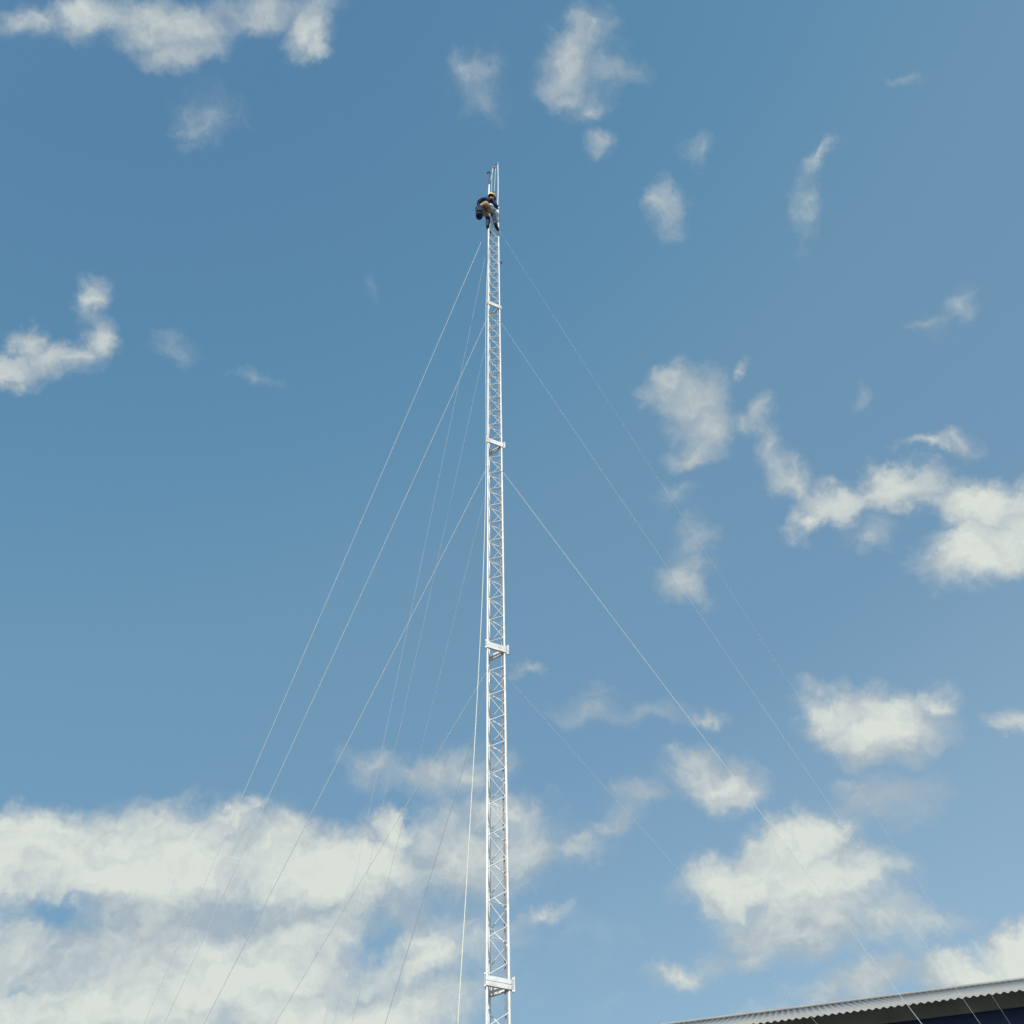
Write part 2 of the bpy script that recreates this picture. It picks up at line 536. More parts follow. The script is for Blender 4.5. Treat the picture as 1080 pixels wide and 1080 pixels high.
# ------------------------------------------------------------------ the mast
W_FACE = 0.334
SEC = 6.0
bottom_joint = None
D0 = 14.02
d = ray(525.4, 1037)
axis0 = CAM + d * D0                          # where the lowest joint in view stands
X0, Y0 = axis0.x, axis0.y
ZJ = axis0.z                                   # height of that joint
A_ANG = R(26)
ra = Vector((math.cos(A_ANG), math.sin(A_ANG), 0))
rb = Vector((math.cos(A_ANG + R(60)), math.sin(A_ANG + R(60)), 0))
cen = (ra + rb) * (W_FACE / 3)
mid_front = ra * (W_FACE / 2)
LA = -mid_front                                # front left leg, local
LB = LA + ra * W_FACE                          # front right leg
LC = LA + rb * W_FACE                          # rear leg
MB = Vector((X0, Y0, 0.0))
Z_TOP = ZJ + 4 * SEC
mast = empty('lattice_mast', MB, 'tall slender white lattice mast with zigzag bracing, held by guy wires', 'mast')
R_LEG, R_ROD = 0.0192, 0.0078
JOINTS = [ZJ - SEC, ZJ, ZJ + SEC, ZJ + 2 * SEC, ZJ + 3 * SEC, Z_TOP]
def P(v, z):
    return Vector((v.x, v.y, z))

sections = []
z = ZJ - SEC
sections.append((0.25, z))
for k in range(5):
    sections.append((z + k * SEC, z + (k + 1) * SEC))
PITCH = SEC * 0.0888
for (za, zb) in sections:
    for lv in (LA, LB, LC):
        bm = bmesh.new()
        tube(bm, P(lv, za + 0.003), P(lv, zb - 0.003), R_LEG, 12)
        obj('leg', bm, M['white_paint'], mast, True)
    # each face carries one rod bent into a zigzag
    n = max(1, int((zb - za - 0.3) / PITCH))
    faces = [(LA, LB, 0.0), (LC, LB, 0.5), (LA, LC, 0.25)]
    for (u, v, ph) in faces:
        pts = []
        off = 0.30 + (0.0 if ph == 0 else (PITCH * ph - PITCH * 0.5))
        inw = (v - u).normalized() * R_LEG
        for k in range(n + 1):
            zv = za + 0.05 * SEC + k * PITCH + (ph - 0.0) * PITCH * (1 if ph else 0)
            zu = zv + 0.053 * SEC
            if zv > zb - 0.12:
                break
            pts.append(P(v - inw, zv))
            if zu > zb - 0.12:
                break
            pts.append(P(u + inw, zu))
        if zb - za < 1 and len(pts) < 2:
            continue
        bm = bmesh.new()
        p0 = P(u + inw, max(za + 0.09, pts[0].z - 0.036 * SEC))
        pts = [p0] + pts
        bent = [pts[0]]
        for i in range(1, len(pts) - 1):
            p = pts[i]
            ain = (pts[i - 1] - p).normalized()
            aout = (pts[i + 1] - p).normalized()
            bent += [p + ain * 0.030, p + ain * 0.010 + aout * 0.004, p + ain * 0.004 + aout * 0.010, p + aout * 0.030]
        bent.append(pts[-1])
        bm = bmesh.new()
        path_tube(bm, bent, R_ROD, 6)
        obj('bracing_rod', bm, M['white_paint'], mast, True)
    # cross rods of the front face
    inw = (LB - LA).normalized() * R_LEG
    for k in range(n):
        zz = za + 0.05 * SEC + k * PITCH + 0.053 * SEC
        if zz > zb - 0.15:
            break
        bm = bmesh.new()
        tube(bm, P(LA + inw, zz), P(LB - inw, zz), R_ROD * 0.62, 6)
        obj('cross_rod', bm, M['white_paint'], mast, True)

def angle_ring(bm, corners, ctr, zc, th, ht, leg, ext=0.0):
    """angle iron bent round the three legs, one closed ring"""
    prof = [(0, -ht / 2), (th, -ht / 2), (th, ht / 2), (0, ht / 2)] if not leg else \
        [(-leg, -ht / 2), (th, -ht / 2), (th, ht / 2), (0, ht / 2), (0, -ht / 2 + th * .8), (-leg, -ht / 2 + th * .8)]
    rings = []
    n3 = len(corners)
    pts = []
    for i, q in enumerate(corners):
        for other in (corners[(i - 1) % n3], corners[(i + 1) % n3]):
            pts.append(q + (other - q).normalized() * 0.024)
    n6 = len(pts)
    for i, q in enumerate(pts):
        tin = (q - pts[i - 1]).normalized()
        tout = (pts[(i + 1) % n6] - q).normalized()
        w = Vector((tin.y + tout.y, -(tin.x + tout.x), 0)).normalized()
        if w.dot(q - ctr) < 0:
            w = -w
        rings.append([bm.verts.new(P(q + w * (1.15 * o_), zc + h_)) for o_, h_ in prof])
    n_ = len(prof)
    for i in range(n6):
        j = (i + 1) % n6
        for k_ in range(n_):
            l_ = (k_ + 1) % n_
            bm.faces.new((rings[i][k_], rings[i][l_], rings[j][l_], rings[j][k_]))

# joints: two frames of flat bar bolted together
for zj in JOINTS[:-1]:
    for dz in (-0.036, 0.036):
        bm = bmesh.new()
        ctr = (LA + LB + LC) / 3
        V = [q + (q - ctr).normalized() * 2 * (R_LEG + 0.003) for q in (LA, LB, LC)]
        angle_ring(bm, V, ctr, zj + dz, 0.010, 0.064, 0.030)
        if dz < 0:
            for f_ in bm.faces:
                pass
        fr = obj('joint_frame', bm, M['white_paint'], mast)
        if dz > 0:
            for q in (LA, LB, LC):
                w = (q - ctr).normalized()
                bm = bmesh.new()
                tube(bm, P(q + w * 0.050, zj - 0.075), P(q + w * 0.050, zj + 0.075), 0.009, 8)
                tube(bm, P(q + w * 0.050, zj - 0.09), P(q + w * 0.050, zj - 0.075), 0.016, 6)
                tube(bm, P(q + w * 0.050, zj + 0.075), P(q + w * 0.050, zj + 0.09), 0.016, 6)
                obj('bolt', bm, M['galvanised'], fr)
# end plate that stands out at the right of the lowest joints
for zj in JOINTS[1:4]:
    bm = bmesh.new()
    e_ = LB + ra * 0.062 + Vector((0.008, -0.035, 0))
    bar(bm, P(e_, zj - 0.105), P(e_, zj + 0.105), 0.055, 0.010, ra)
    obj('end_plate', bm, M['white_paint'], mast)
# top bar, extension tubes, jib
bm = bmesh.new()
ctr = (LA + LB + LC) / 3
angle_ring(bm, [q + (q - ctr).normalized() * 2 * (R_LEG + 0.003) for q in (LA, LB, LC)], ctr, Z_TOP, 0.010, 0.085, 0)
obj('top_frame', bm, M['white_paint'], mast)

mbw = MB
def world_to_mast(p):
    return p - MB
yB = Y0 + LB.y
pole_tip = world_to_mast(at_y(525.0, 172.0, yB + 0.02))
pole_foot = P(LB + Vector((-0.035, -0.03, 0)), Z_TOP - 0.6)
bm = bmesh.new()
path_tube(bm, [pole_foot] + [pole_foot.lerp(pole_tip, t_) + Vector((0.022 * math.sin(math.pi * t_), 0, 0)) for t_ in (0.2, 0.4, 0.6, 0.8)] + [pole_tip], 0.0155, 10)
obj('jib_pole', bm, M['white_paint'], mast, True)
yA = Y0 + LA.y
stub0 = P(LA, Z_TOP)
stub1 = world_to_mast(at_y(516.2, 194.5, yA))
bm = bmesh.new(); tube(bm, stub0, stub1, 0.030, 12)
obj('extension_tube', bm, M['white_paint'], mast, True)
stub2 = world_to_mast(at_y(515.3, 182.5, yA))
bm = bmesh.new()
tube(bm, stub1, stub2, 0.026, 12)
tube(bm, stub2, stub2 + Vector((0, 0, 0.05)), 0.05, 12)
tube(bm, stub1 - Vector((0, 0, 0.03)), stub1 + Vector((0, 0, 0.05)), 0.036, 12)
obj('spigot', bm, M['dark_steel'], mast, True)
jib_end = world_to_mast(at_y(521.2, 175.0, yB - 0.15))
bm = bmesh.new()
path_tube(bm, [pole_tip + Vector((0, 0, -0.05)), pole_tip.lerp(jib_end, 0.5) + Vector((0, 0, 0.03)), jib_end], 0.014, 8)
obj('jib_arm', bm, M['dark_steel'], mast, True)
# feed cable strapped to the inside of the right leg
bm = bmesh.new()
cb = LB.lerp(LA, 0.165) + Vector((0.0, 0.035, 0))
pts = []
zc = 0.3
while zc < Z_TOP - 1.6:
    pts.append(P(cb + Vector((random.uniform(-.006, .006), random.uniform(-.006, .006), 0)), zc))
    zc += 0.6
path_tube(bm, pts, 0.0125, 8)
obj('feed_cable', bm, M['cable'], mast, True)
# obstruction lamp bracket / clamp on the right leg
pz = at_y(530.0, 275.5, yB).z
bm = bmesh.new()
box(bm, P(LB + Vector((0.055, 0, 0)), pz), (0.03, 0.03, 0.07))
tube(bm, P(LB + Vector((0.055, 0, 0)), pz - 0.12), P(LB + Vector((0.055, 0, 0)), pz - 0.07), 0.02, 10)
obj('clamp', bm, M['dark_steel'], mast, bevel=0.006)
# foot
bm = bmesh.new()
box(bm, (cen.x + LA.x, cen.y + LA.y, 0.12), (0.55, 0.55, 0.125))
obj('plinth', bm, M['concrete'], mast, bevel=0.02)

# pulley at the tip of the jib
pul_c = MB + jib_end + Vector((0, 0, -0.10))
pulley = empty('pulley', pul_c, 'small dark pulley hanging from the curved jib at the mast tip', 'pulley')
bm = bmesh.new()
for s in (-1, 1):
    tube(bm, (0, s * 0.016, 0), (0, s * 0.024, 0), 0.062, 16)
box(bm, (0, 0, 0.075), (0.014, 0.022, 0.03))
obj('cheek', bm, M['dark_steel'], pulley)
bm = bmesh.new()
tube(bm, (0, -0.013, 0), (0, 0.013, 0), 0.052, 16)
obj('sheave', bm, M['galvanised'], pulley, True)

# ------------------------------------------------------------------ ropes
def sagged(p0, p1, sag, n=24):
    pts = []
    for i in range(n + 1):
        t = i / n
        p = p0.lerp(p1, t)
        p.z -= sag * 4 * t * (1 - t)
        pts.append(p)
    return pts

def line_thing(name, pts, r, mat, label, cat, group=None, seg=6):
    bm = bmesh.new()
    path_tube(bm, [p - pts[0] for p in pts], r, seg)
    o = obj(name, bm, mat, None, True)
    o.location = pts[0]
    return tag(o, label, cat, group)

# long haul rope: out of the pulley, down the left of the mast to a hand on the ground beside the camera
rope_top = pul_c + Vector((-0.055, -0.005, 0.0))
stay = MB + P(LA + Vector((-0.06, -0.03, 0)), at_y(514.2, 330, Y0).z)
q_bot = at_y(483.0, 1080, 12.9)
q_mid = at_y(509.8, 600, 13.85)
q_low = at_y(494.0, 900, 13.2)
end_dir = (q_bot - q_low).normalized()
rope_end = q_bot + end_dir * ((q_bot.z - 0.05) / -end_dir.z)
ctrl = [rope_top, stay.lerp(rope_top, 0.5), stay, at_y(512.6, 480, 14.02), q_mid, at_y(504.2, 720, 13.6), q_low, q_bot, rope_end]
# Catmull-Rom through the control points
def spline(c, n=8):
    out = []
    for i in range(len(c) - 1):
        p0 = c[max(i - 1, 0)]; p1 = c[i]; p2 = c[i + 1]; p3 = c[min(i + 2, len(c) - 1)]
        for k in range(n):
            t = k / n
            out.append(0.5 * ((2 * p1) + (p2 - p0) * t + (2 * p0 - 5 * p1 + 4 * p2 - p3) * t * t + (3 * p1 - p0 - 3 * p2 + p3) * t ** 3))
    out.append(c[-1])
    return out
line_thing('haul_rope', spline(ctrl), 0.0072, M['rope'], 'thick pale rope hanging from the mast tip down along the left side of the mast', 'rope', None, 8)
# tail of the same tackle, down to the climber
tail0 = pul_c + Vector((0.05, 0, 0))
tail1 = at_y(521.3, 201.5, Y0 - 0.28)
line_thing('tackle_line', sagged(tail0, tail1, 0.02, 6), 0.007, M['rope'], 'short pale line between the pulley and the yellow helmet of the climber', 'rope')
line_thing('lanyard', sagged(pul_c + Vector((-0.03, 0, -0.08)), MB + stub1 + Vector((0.03, 0, 0.35)), 0.12, 10), 0.008, M['rope'], 'thin slack lanyard looped from the pulley to the dark spigot', 'lanyard')

# ------------------------------------------------------------------ guy wires
ATT = [(240, 'the climber'), (336, 'the highest crossbar'), (494, 'the second highest crossbar'), (709, 'the third highest crossbar')]
def att_z(y):
    k = (1037 - y) / (0.32 * y + 135.4)
    return ZJ + k * SEC
anchors = {
    'left': at_y(-205, 1900, 27.5),
    'rear': at_y(200, 1752, 30.0),
    'right': at_y(1598, 1900, 20.3),
}
WIRE_R = {'left': (0.0058, 0.0064, 0.0074, 0.0042), 'rear': (0.0032, 0.0032, 0.0036, 0.0050), 'right': (0.0009, 0.0017, 0.0041, 0.0014)}
WHERE = {
    'left': 'guy wire slanting widely to the lower left from below %s',
    'rear': 'faint steep guy wire running down left from below %s',
    'right': 'guy wire slanting down right across the shed from below %s',
}
SAG = {'left': 0.10, 'rear': 0.10, 'right': 0.10}
for side, an in anchors.items():
    leg = {'left': LA, 'rear': LC, 'right': LB}[side]
    for i, (ay, words) in enumerate(ATT):
        p0 = MB + P(leg, att_z(ay))
        out = Vector((an.x - p0.x, an.y - p0.y, 0)).normalized()
        p0 = p0 + out * (R_LEG * 0.6)
        p1 = an + Vector((0, 0, 0.06 * i))
        line_thing('guy_wire', sagged(p0, p1, SAG[side] * (1 + 0.5 * (3 - i) / 3), 20), WIRE_R[side][i], M['strand'], WHERE[side] % words, 'guy wire', 'guy wires of the mast')
# bands that the wires are shackled to
for (ay, _) in ATT:
    zz = att_z(ay)
    for lv in (LA, LB, LC):
        bm = bmesh.new()
        tube(bm, P(lv, zz - 0.03), P(lv, zz + 0.03), R_LEG + 0.007, 12)
        obj('guy_band', bm, M['galvanised'], mast, True)
for side, an in anchors.items():
    words = {'left': 'far left', 'rear': 'left behind the mast', 'right': 'right in front of the shed'}[side]
    g = Vector((an.x, an.y, 0))
    a_ = empty('guy_anchor', g, 'concrete guy anchor with steel eye on the ground, %s' % words, 'anchor', 'ground anchors of the guy wires')
    bm = bmesh.new()
    box(bm, (0, 0, 0.10), (0.45, 0.45, 0.16))
    obj('block', bm, M['concrete'], a_, bevel=0.03)
    bm = bmesh.new()
    tube(bm, (0, 0, 0.22), (0, 0, an.z + 0.26), 0.045, 10)
    obj('post', bm, M['galvanised'], a_, True)

# ------------------------------------------------------------------ the shed at the lower right
EAVE_Z = 11.9
e0 = at_z(802, 1079, EAVE_Z)
e1 = at_z(1080, 1044, EAVE_Z)
ex = (e1 - e0); ex.z = 0
ex.normalize()
rz = math.atan2(ex.y, ex.x)
shed = empty('corrugated_shed', (e0.x, e0.y, 0), 'large shed with pale corrugated roof and dark navy wall at the lower right', 'shed', None, rz)
XL, XR = -9.0, 16.0
CORR, AMP = 0.172, 0.021
PITCH_R = R(23.4)
RUN = 6.3
def roof_sheet(y0, y1, sign):
    bm = bmesh.new()
    nx = int((XR - XL) / CORR * 10)
    rows = []
    for j in range(2):
        for lay in (0, 1):
            row = []
            for i in range(nx + 1):
                x = XL + (XR - XL) * i / nx
                y = (y0, y1)[j]
                zc = EAVE_Z + (y if sign > 0 else (2 * RUN - y)) * math.tan(PITCH_R) + AMP * math.cos(2 * math.pi * x / CORR) - 0.007 * lay
                row.append(bm.verts.new((x, y, zc)))
            rows.append(row)
    a, b, c, d_ = rows
    for i in range(nx):
        bm.faces.new((a[i], a[i + 1], c[i + 1], c[i]))
        bm.faces.new((b[i + 1], b[i], d_[i], d_[i + 1]))
        bm.faces.new((a[i + 1], a[i], b[i], b[i + 1]))
        bm.faces.new((c[i], c[i + 1], d_[i + 1], d_[i]))
    for i in (0, nx):
        bm.faces.new((a[i], b[i], d_[i], c[i]))
    return bm
r1 = obj('roof', roof_sheet(0.0, RUN - 0.002, 1), M['roofing'], shed, True)
r2 = obj('roof', roof_sheet(RUN + 0.002, 2 * RUN, -1), M['roofing'], shed, True)
zr = EAVE_Z + RUN * math.tan(PITCH_R)
bm = bmesh.new()
tube(bm, (XL, RUN, zr + 0.02), (XR, RUN, zr + 0.01), 0.05, 12)
obj('ridge_cap', bm, M['roofing'], r1, True)
SET = 0.90
zt = EAVE_Z + SET * math.tan(PITCH_R) - AMP - 0.014
bm = bmesh.new()
box(bm, ((XL + XR) / 2, SET + 0.03, zt - 0.18), ((XR - XL) / 2, 0.03, 0.18))
obj('fascia', bm, M['fascia'], shed)
bm = bmesh.new()
box(bm, ((XL + XR) / 2, 2 * RUN - SET - 0.03, zt - 0.18), ((XR - XL) / 2, 0.03, 0.18))
obj('fascia', bm, M['fascia'], shed)
# walls: long sides and gable ends
yw0, yw1 = SET + 0.14, 2 * RUN - SET - 0.14
xw0, xw1 = XL + 0.25, XR - 0.25
bm = bmesh.new()
box(bm, ((xw0 + xw1) / 2, yw0 + 0.1, (zt - 0.01) / 2), ((xw1 - xw0) / 2, 0.1, (zt - 0.01) / 2))
wl1 = obj('wall', bm, M['navy_wall'], shed)
bm = bmesh.new()
box(bm, ((xw0 + xw1) / 2, yw1 - 0.1, (zt - 0.01) / 2), ((xw1 - xw0) / 2, 0.1, (zt - 0.01) / 2))
obj('wall', bm, M['navy_wall'], shed)
for xg in (xw0 + 0.1, xw1 - 0.1):
    bm = bmesh.new()
    ya, yb = yw0 + 0.203, yw1 - 0.203
    prof = [(ya, 0), (yb, 0), (yb, EAVE_Z + (2 * RUN - yb) * math.tan(PITCH_R) - 0.05), (RUN, zr - 0.06), (ya, EAVE_Z + ya * math.tan(PITCH_R) - 0.05)]
    va = [bm.verts.new((xg - 0.1, y, z)) for y, z in prof]
    vb = [bm.verts.new((xg + 0.1, y, z)) for y, z in prof]
    bm.faces.new(va); bm.faces.new(list(reversed(vb)))
    for i in range(5):
        j = (i + 1) % 5
        bm.faces.new((va[i], vb[i], vb[j], va[j]))
    obj('wall', bm, M['navy_wall'], shed)

# ------------------------------------------------------------------ ground
bm = bmesh.new()
N = 48
S = 3000
rows = []
for i in range(N + 1):
    row = []
    for j in range(N + 1):
        u = (i / N * 2 - 1); v = (j / N * 2 - 1)
        x = S * u * abs(u) ** 1.5; y = S * v * abs(v) ** 1.5
        rr = math.hypot(x, y - 15)
        zz = 0.0 if rr < 60 else min(1.0, (rr - 60) / 300) * (math.sin(x * 0.006) + math.cos(y * 0.0047 + x * 0.002)) * 1.2 - 0.0
        row.append(bm.verts.new((x, y, zz)))
    rows.append(row)
for i in range(N):
    for j in range(N):
        bm.faces.new((rows[i][j], rows[i + 1][j], rows[i + 1][j + 1], rows[i][j + 1]))
gr = obj('ground', bm, M['ground'], None, True)
gr['kind'] = 'structure'

# ------------------------------------------------------------------ the climber
PHI = R(65)
HF = Vector((math.cos(PHI), math.sin(PHI), 0))         # the way the climber faces
HL = Vector((-math.sin(PHI), math.cos(PHI), 0))        # the climber's left
PELVIS = at_y(509.3, 215.0, Y0 - 0.50)
climber = empty('person', PELVIS, 'person in navy jacket, khaki trousers and yellow helmet leaning back from the mast top', 'person')

def B(a, b, c):
    return HF * a + HL * b + Vector((0, 0, c))

def skin_mesh(name, verts, edges, radii, mat, parent, root=0, sub=2):
    me = bpy.data.meshes.new(name)
    me.from_pydata([tuple(v) for v in verts], edges, [])
    o = bpy.data.objects.new(name, me)
    COL.objects.link(o)
    o.parent = parent
    me.materials.append(mat)
    sk = o.modifiers.new('skin', 'SKIN')
    sk.use_smooth_shade = True
    sk.branch_smoothing = 0.5
    lay = me.skin_vertices[0].data
    for i, r_ in enumerate(radii):
        lay[i].radius = r_ if isinstance(r_, tuple) else (r_, r_)
        lay[i].use_root = (i == root)
    sb = o.modifiers.new('subdivision', 'SUBSURF')
    sb.levels = sub
    sb.render_levels = sub
    return o

class Chain:
    def __init__(self):
        self.v, self.e, self.r, self.ix = [], [], [], {}
    def add(self, key, p, r, link=None):
        self.ix[key] = len(self.v)
        self.v.append(p); self.r.append(r)
        if link is not None:
            self.e.append((self.ix[link], self.ix[key]))
        return self

JT = {
    'pelvis': B(0, 0, 0), 'spine': B(0.035, -0.02, 0.19), 'chest': B(0.10, -0.05, 0.37), 'neck': B(0.18, -0.13, 0.545),
    'jaw': B(0.22, -0.18, 0.635), 'head': B(0.235, -0.20, 0.72), 'crown': B(0.245, -0.215, 0.80),
    'r_shoulder': B(0.20, -0.21, 0.43), 'l_shoulder': B(0.08, 0.15, 0.46),
    'r_elbow': B(0.33, -0.29, 0.19), 'l_elbow': B(0.31, 0.15, 0.28),
    'r_wrist': B(0.44, -0.26, 0.36), 'l_wrist': B(0.50, -0.05, 0.44),
    'r_hip': B(0.03, -0.10, -0.05), 'l_hip': B(0.03, 0.10, -0.05),
    'r_knee': B(0.385, -0.165, -0.21), 'l_knee': B(0.41, 0.03, -0.20),
    'r_ankle': B(0.42, -0.20, -0.68), 'l_ankle': B(0.40, 0.05, -0.63),
}
def mid(a, b, t):
    return JT[a].lerp(JT[b], t)

def hand(c, side, wrist, direction, palm_n):
    """palm with four unequal curled fingers and a thumb, closing round a tube"""
    d_ = direction.normalized()
    n_ = palm_n.normalized()
    x_ = d_.cross(n_).normalized() * (1 if side == 'r' else -1)
    w = JT[wrist]
    pk = side + '_palm'
    c.add(pk, w + d_ * 0.055, (0.024, 0.020), wrist)
    for i, (off, ln) in enumerate(((0.030, 0.9), (0.010, 1.0), (-0.010, 0.95), (-0.030, 0.75))):
        base = w + d_ * 0.085 + x_ * off
        k1, k2, k3 = (side + '_f%d_%d' % (i, j) for j in range(3))
        c.add(k1, base, 0.0095, pk)
        c.add(k2, base + d_ * 0.030 * ln + n_ * 0.020 * ln, 0.0088, k1)
        c.add(k3, base + d_ * 0.022 * ln + n_ * 0.050 * ln, 0.0075, k2)
    t0 = side + '_t0'
    c.add(t0, w + d_ * 0.035 + x_ * 0.036 + n_ * 0.012, 0.0105, pk)
    c.add(side + '_t1', w + d_ * 0.060 + x_ * 0.050 + n_ * 0.040, 0.0085, t0)

bc = Chain()
bc.add('pelvis', JT['pelvis'], (0.125, 0.10)).add('spine', JT['spine'], (0.115, 0.09), 'pelvis').add('chest', JT['chest'], (0.135, 0.10), 'spine')
bc.add('neck', JT['neck'], 0.052, 'chest').add('jaw', JT['jaw'], (0.062, 0.070), 'neck').add('head', JT['head'], (0.076, 0.094), 'jaw').add('crown', JT['crown'], 0.06, 'head')
fd = B(0.90, -0.25, -0.35).normalized()           # where the face looks: at the work in front, a little down
sd = fd.cross(Vector((0, 0, 1))).normalized()
bc.add('nose', JT['head'] + fd * 0.112 + Vector((0, 0, -0.02)), 0.012, 'head')
bc.add('chin', JT['jaw'] + fd * 0.055 + Vector((0, 0, -0.015)), 0.026, 'jaw')
for s_, kk in ((1, 'ear_a'), (-1, 'ear_b')):
    bc.add(kk, JT['head'] + sd * s_ * 0.090 + Vector((0, 0, -0.02)), 0.014, 'head')
for s_ in ('r', 'l'):
    bc.add(s_ + '_shoulder', JT[s_ + '_shoulder'], 0.062, 'chest')
    bc.add(s_ + '_elbow', JT[s_ + '_elbow'], 0.043, s_ + '_shoulder')
    bc.add(s_ + '_wrist', JT[s_ + '_wrist'], (0.030, 0.026), s_ + '_elbow')
    bc.add(s_ + '_hip', JT[s_ + '_hip'], 0.088, 'pelvis')
    bc.add(s_ + '_knee', JT[s_ + '_knee'], 0.058, s_ + '_hip')
    bc.add(s_ + '_calf', mid(s_ + '_knee', s_ + '_ankle', .35), 0.055, s_ + '_knee')
    bc.add(s_ + '_ankle', JT[s_ + '_ankle'], 0.040, s_ + '_calf')
    bc.add(s_ + '_toe', JT[s_ + '_ankle'] + B(0.15, 0, -0.06), 0.034, s_ + '_ankle')
    hand(bc, s_, s_ + '_wrist', (JT[s_ + '_wrist'] - JT[s_ + '_elbow']) + B(0.05, 0, 0), B(0.4, (0.8 if s_ == 'r' else -0.8), 0.1))
skin_mesh('body', bc.v, bc.e, bc.r, M['skin'], climber, 0, 2)

jc = Chain()
jc.add('hem', JT['pelvis'] + Vector((0, 0, -0.035)), (0.178, 0.150)).add('waist', mid('pelvis', 'spine', .6), (0.175, 0.145), 'hem').add('spine', mid('spine', 'chest', .3), (0.18, 0.145), 'waist')
jc.add('chest', JT['chest'] + B(-0.01, 0, 0), (0.19, 0.15), 'spine').add('collar', mid('chest', 'neck', .80), 0.082, 'chest')
for s_ in ('r', 'l'):
    jc.add(s_ + '_shoulder', JT[s_ + '_shoulder'], 0.098, 'chest')
    jc.add(s_ + '_upper', mid(s_ + '_shoulder', s_ + '_elbow', .5), 0.068, s_ + '_shoulder')
    jc.add(s_ + '_elbow', JT[s_ + '_elbow'], 0.060, s_ + '_upper')
    jc.add(s_ + '_fore', mid(s_ + '_elbow', s_ + '_wrist', .55), 0.052, s_ + '_elbow')
    jc.add(s_ + '_cuff', mid(s_ + '_elbow', s_ + '_wrist', .93), 0.042, s_ + '_fore')
skin_mesh('jacket', jc.v, jc.e, jc.r, M['navy'], climber)

tc_ = Chain()
tc_.add('waist', JT['pelvis'] + Vector((0, 0, 0.06)), (0.145, 0.115)).add('seat', JT['pelvis'] + B(-0.03, 0, -0.06), (0.15, 0.13), 'waist')
for s_ in ('r', 'l'):
    tc_.add(s_ + '_hip', JT[s_ + '_hip'], 0.108, 'seat')
    tc_.add(s_ + '_thigh', mid(s_ + '_hip', s_ + '_knee', .5), 0.094, s_ + '_hip')
    tc_.add(s_ + '_end', mid(s_ + '_hip', s_ + '_knee', .86), 0.083, s_ + '_thigh')
skin_mesh('trousers', tc_.v, tc_.e, tc_.r, M['khaki'], climber)
for s_ in ('r', 'l'):
    lc = Chain()
    lc.add('o', mid(s_ + '_hip', s_ + '_knee', .82), 0.076).add('a', JT[s_ + '_knee'], 0.076, 'o').add('b', mid(s_ + '_knee', s_ + '_ankle', .4), 0.072, 'a').add('c', mid(s_ + '_knee', s_ + '_ankle', .97), 0.056, 'b')
    skin_mesh('legging', lc.v, lc.e, lc.r, M['legging'], climber)
    an = JT[s_ + '_ankle']
    oc = Chain()
    oc.add('top', mid(s_ + '_knee', s_ + '_ankle', .78), 0.062).add('ankle', an + Vector((0, 0, -0.01)), 0.062, 'top').add('heel', an + B(-0.03, 0, -0.065), (0.046, 0.040), 'ankle')
    oc.add('ball', an + B(0.11, 0, -0.062), (0.050, 0.036), 'ankle').add('toe', an + B(0.19, 0, -0.07), (0.044, 0.030), 'ball')
    bo = skin_mesh('boot', oc.v, oc.e, oc.r, M['boot'], climber)
    bm = bmesh.new()
    q = Matrix((HF, HL, Vector((0, 0, 1)))).transposed()
    n_ = 20
    top, bot = [], []
    for i in range(n_):
        t = 2 * math.pi * i / n_
        ca, sa = math.cos(t), math.sin(t)
        x_ = 0.085 + 0.150 * ca
        y_ = 0.050 * sa * (1.0 if ca > 0 else 0.86)
        top.append(bm.verts.new(an + q @ Vector((x_, y_, -0.098))))
        bot.append(bm.verts.new(an + q @ Vector((x_, y_, -0.122))))
    bm.faces.new(top); bm.faces.new(list(reversed(bot)))
    for i in range(n_):
        j = (i + 1) % n_
        bm.faces.new((top[i], top[j], bot[j], bot[i]))
    obj('sole', bm, M['sole'], bo)

# helmet: domed shell with a peak, a rim and a chin strap
hc = JT['head'] + Vector((0, 0, 0.018)) - fd * 0.005
hu = (JT['crown'] - JT['jaw']).normalized()
hfw = (fd - hu * fd.dot(hu)).normalized()
hs = hu.cross(hfw)
bm = bmesh.new()
rings = []
for i in range(9):
    a_ = (i / 8) * math.pi / 2
    rr, hh = math.cos(a_), math.sin(a_)
    ring = []
    for k in range(28):
        t = 2 * math.pi * k / 28
        ex_ = 1.0
        if i == 0:
            ex_ = 0.99 + 0.22 * max(0, math.cos(t)) ** 2
        elif i == 1:
            ex_ = 1.02
        ring.append(bm.verts.new(hc + hfw * (0.138 * rr * ex_ * math.cos(t)) + hs * (0.118 * rr * ex_ * math.sin(t)) + hu * (0.125 * hh - (0.060 if i == 0 else 0))) if i < 8 else None)
    rings.append(ring)
tip = bm.verts.new(hc + hu * 0.125)
for i in range(7):
    for k in range(28):
        j = (k + 1) % 28
        bm.faces.new((rings[i][k], rings[i][j], rings[i + 1][j], rings[i + 1][k]))
for k in range(28):
    bm.faces.new((rings[7][k], rings[7][(k + 1) % 28], tip))
helmet = obj('helmet', bm, M['helmet'], climber, True)
sl_ = helmet.modifiers.new('shell', 'SOLIDIFY')
sl_.thickness = 0.006
bm = bmesh.new()
pts = []
for i in range(13):
    t = math.pi * i / 12
    pts.append(hc + hs * (0.098 * math.cos(t)) - hu * (0.165 * math.sin(t)) + hfw * 0.035 * math.sin(t))
path_tube(bm, pts, 0.007, 6)
obj('chin_strap', bm, M['webbing'], helmet)
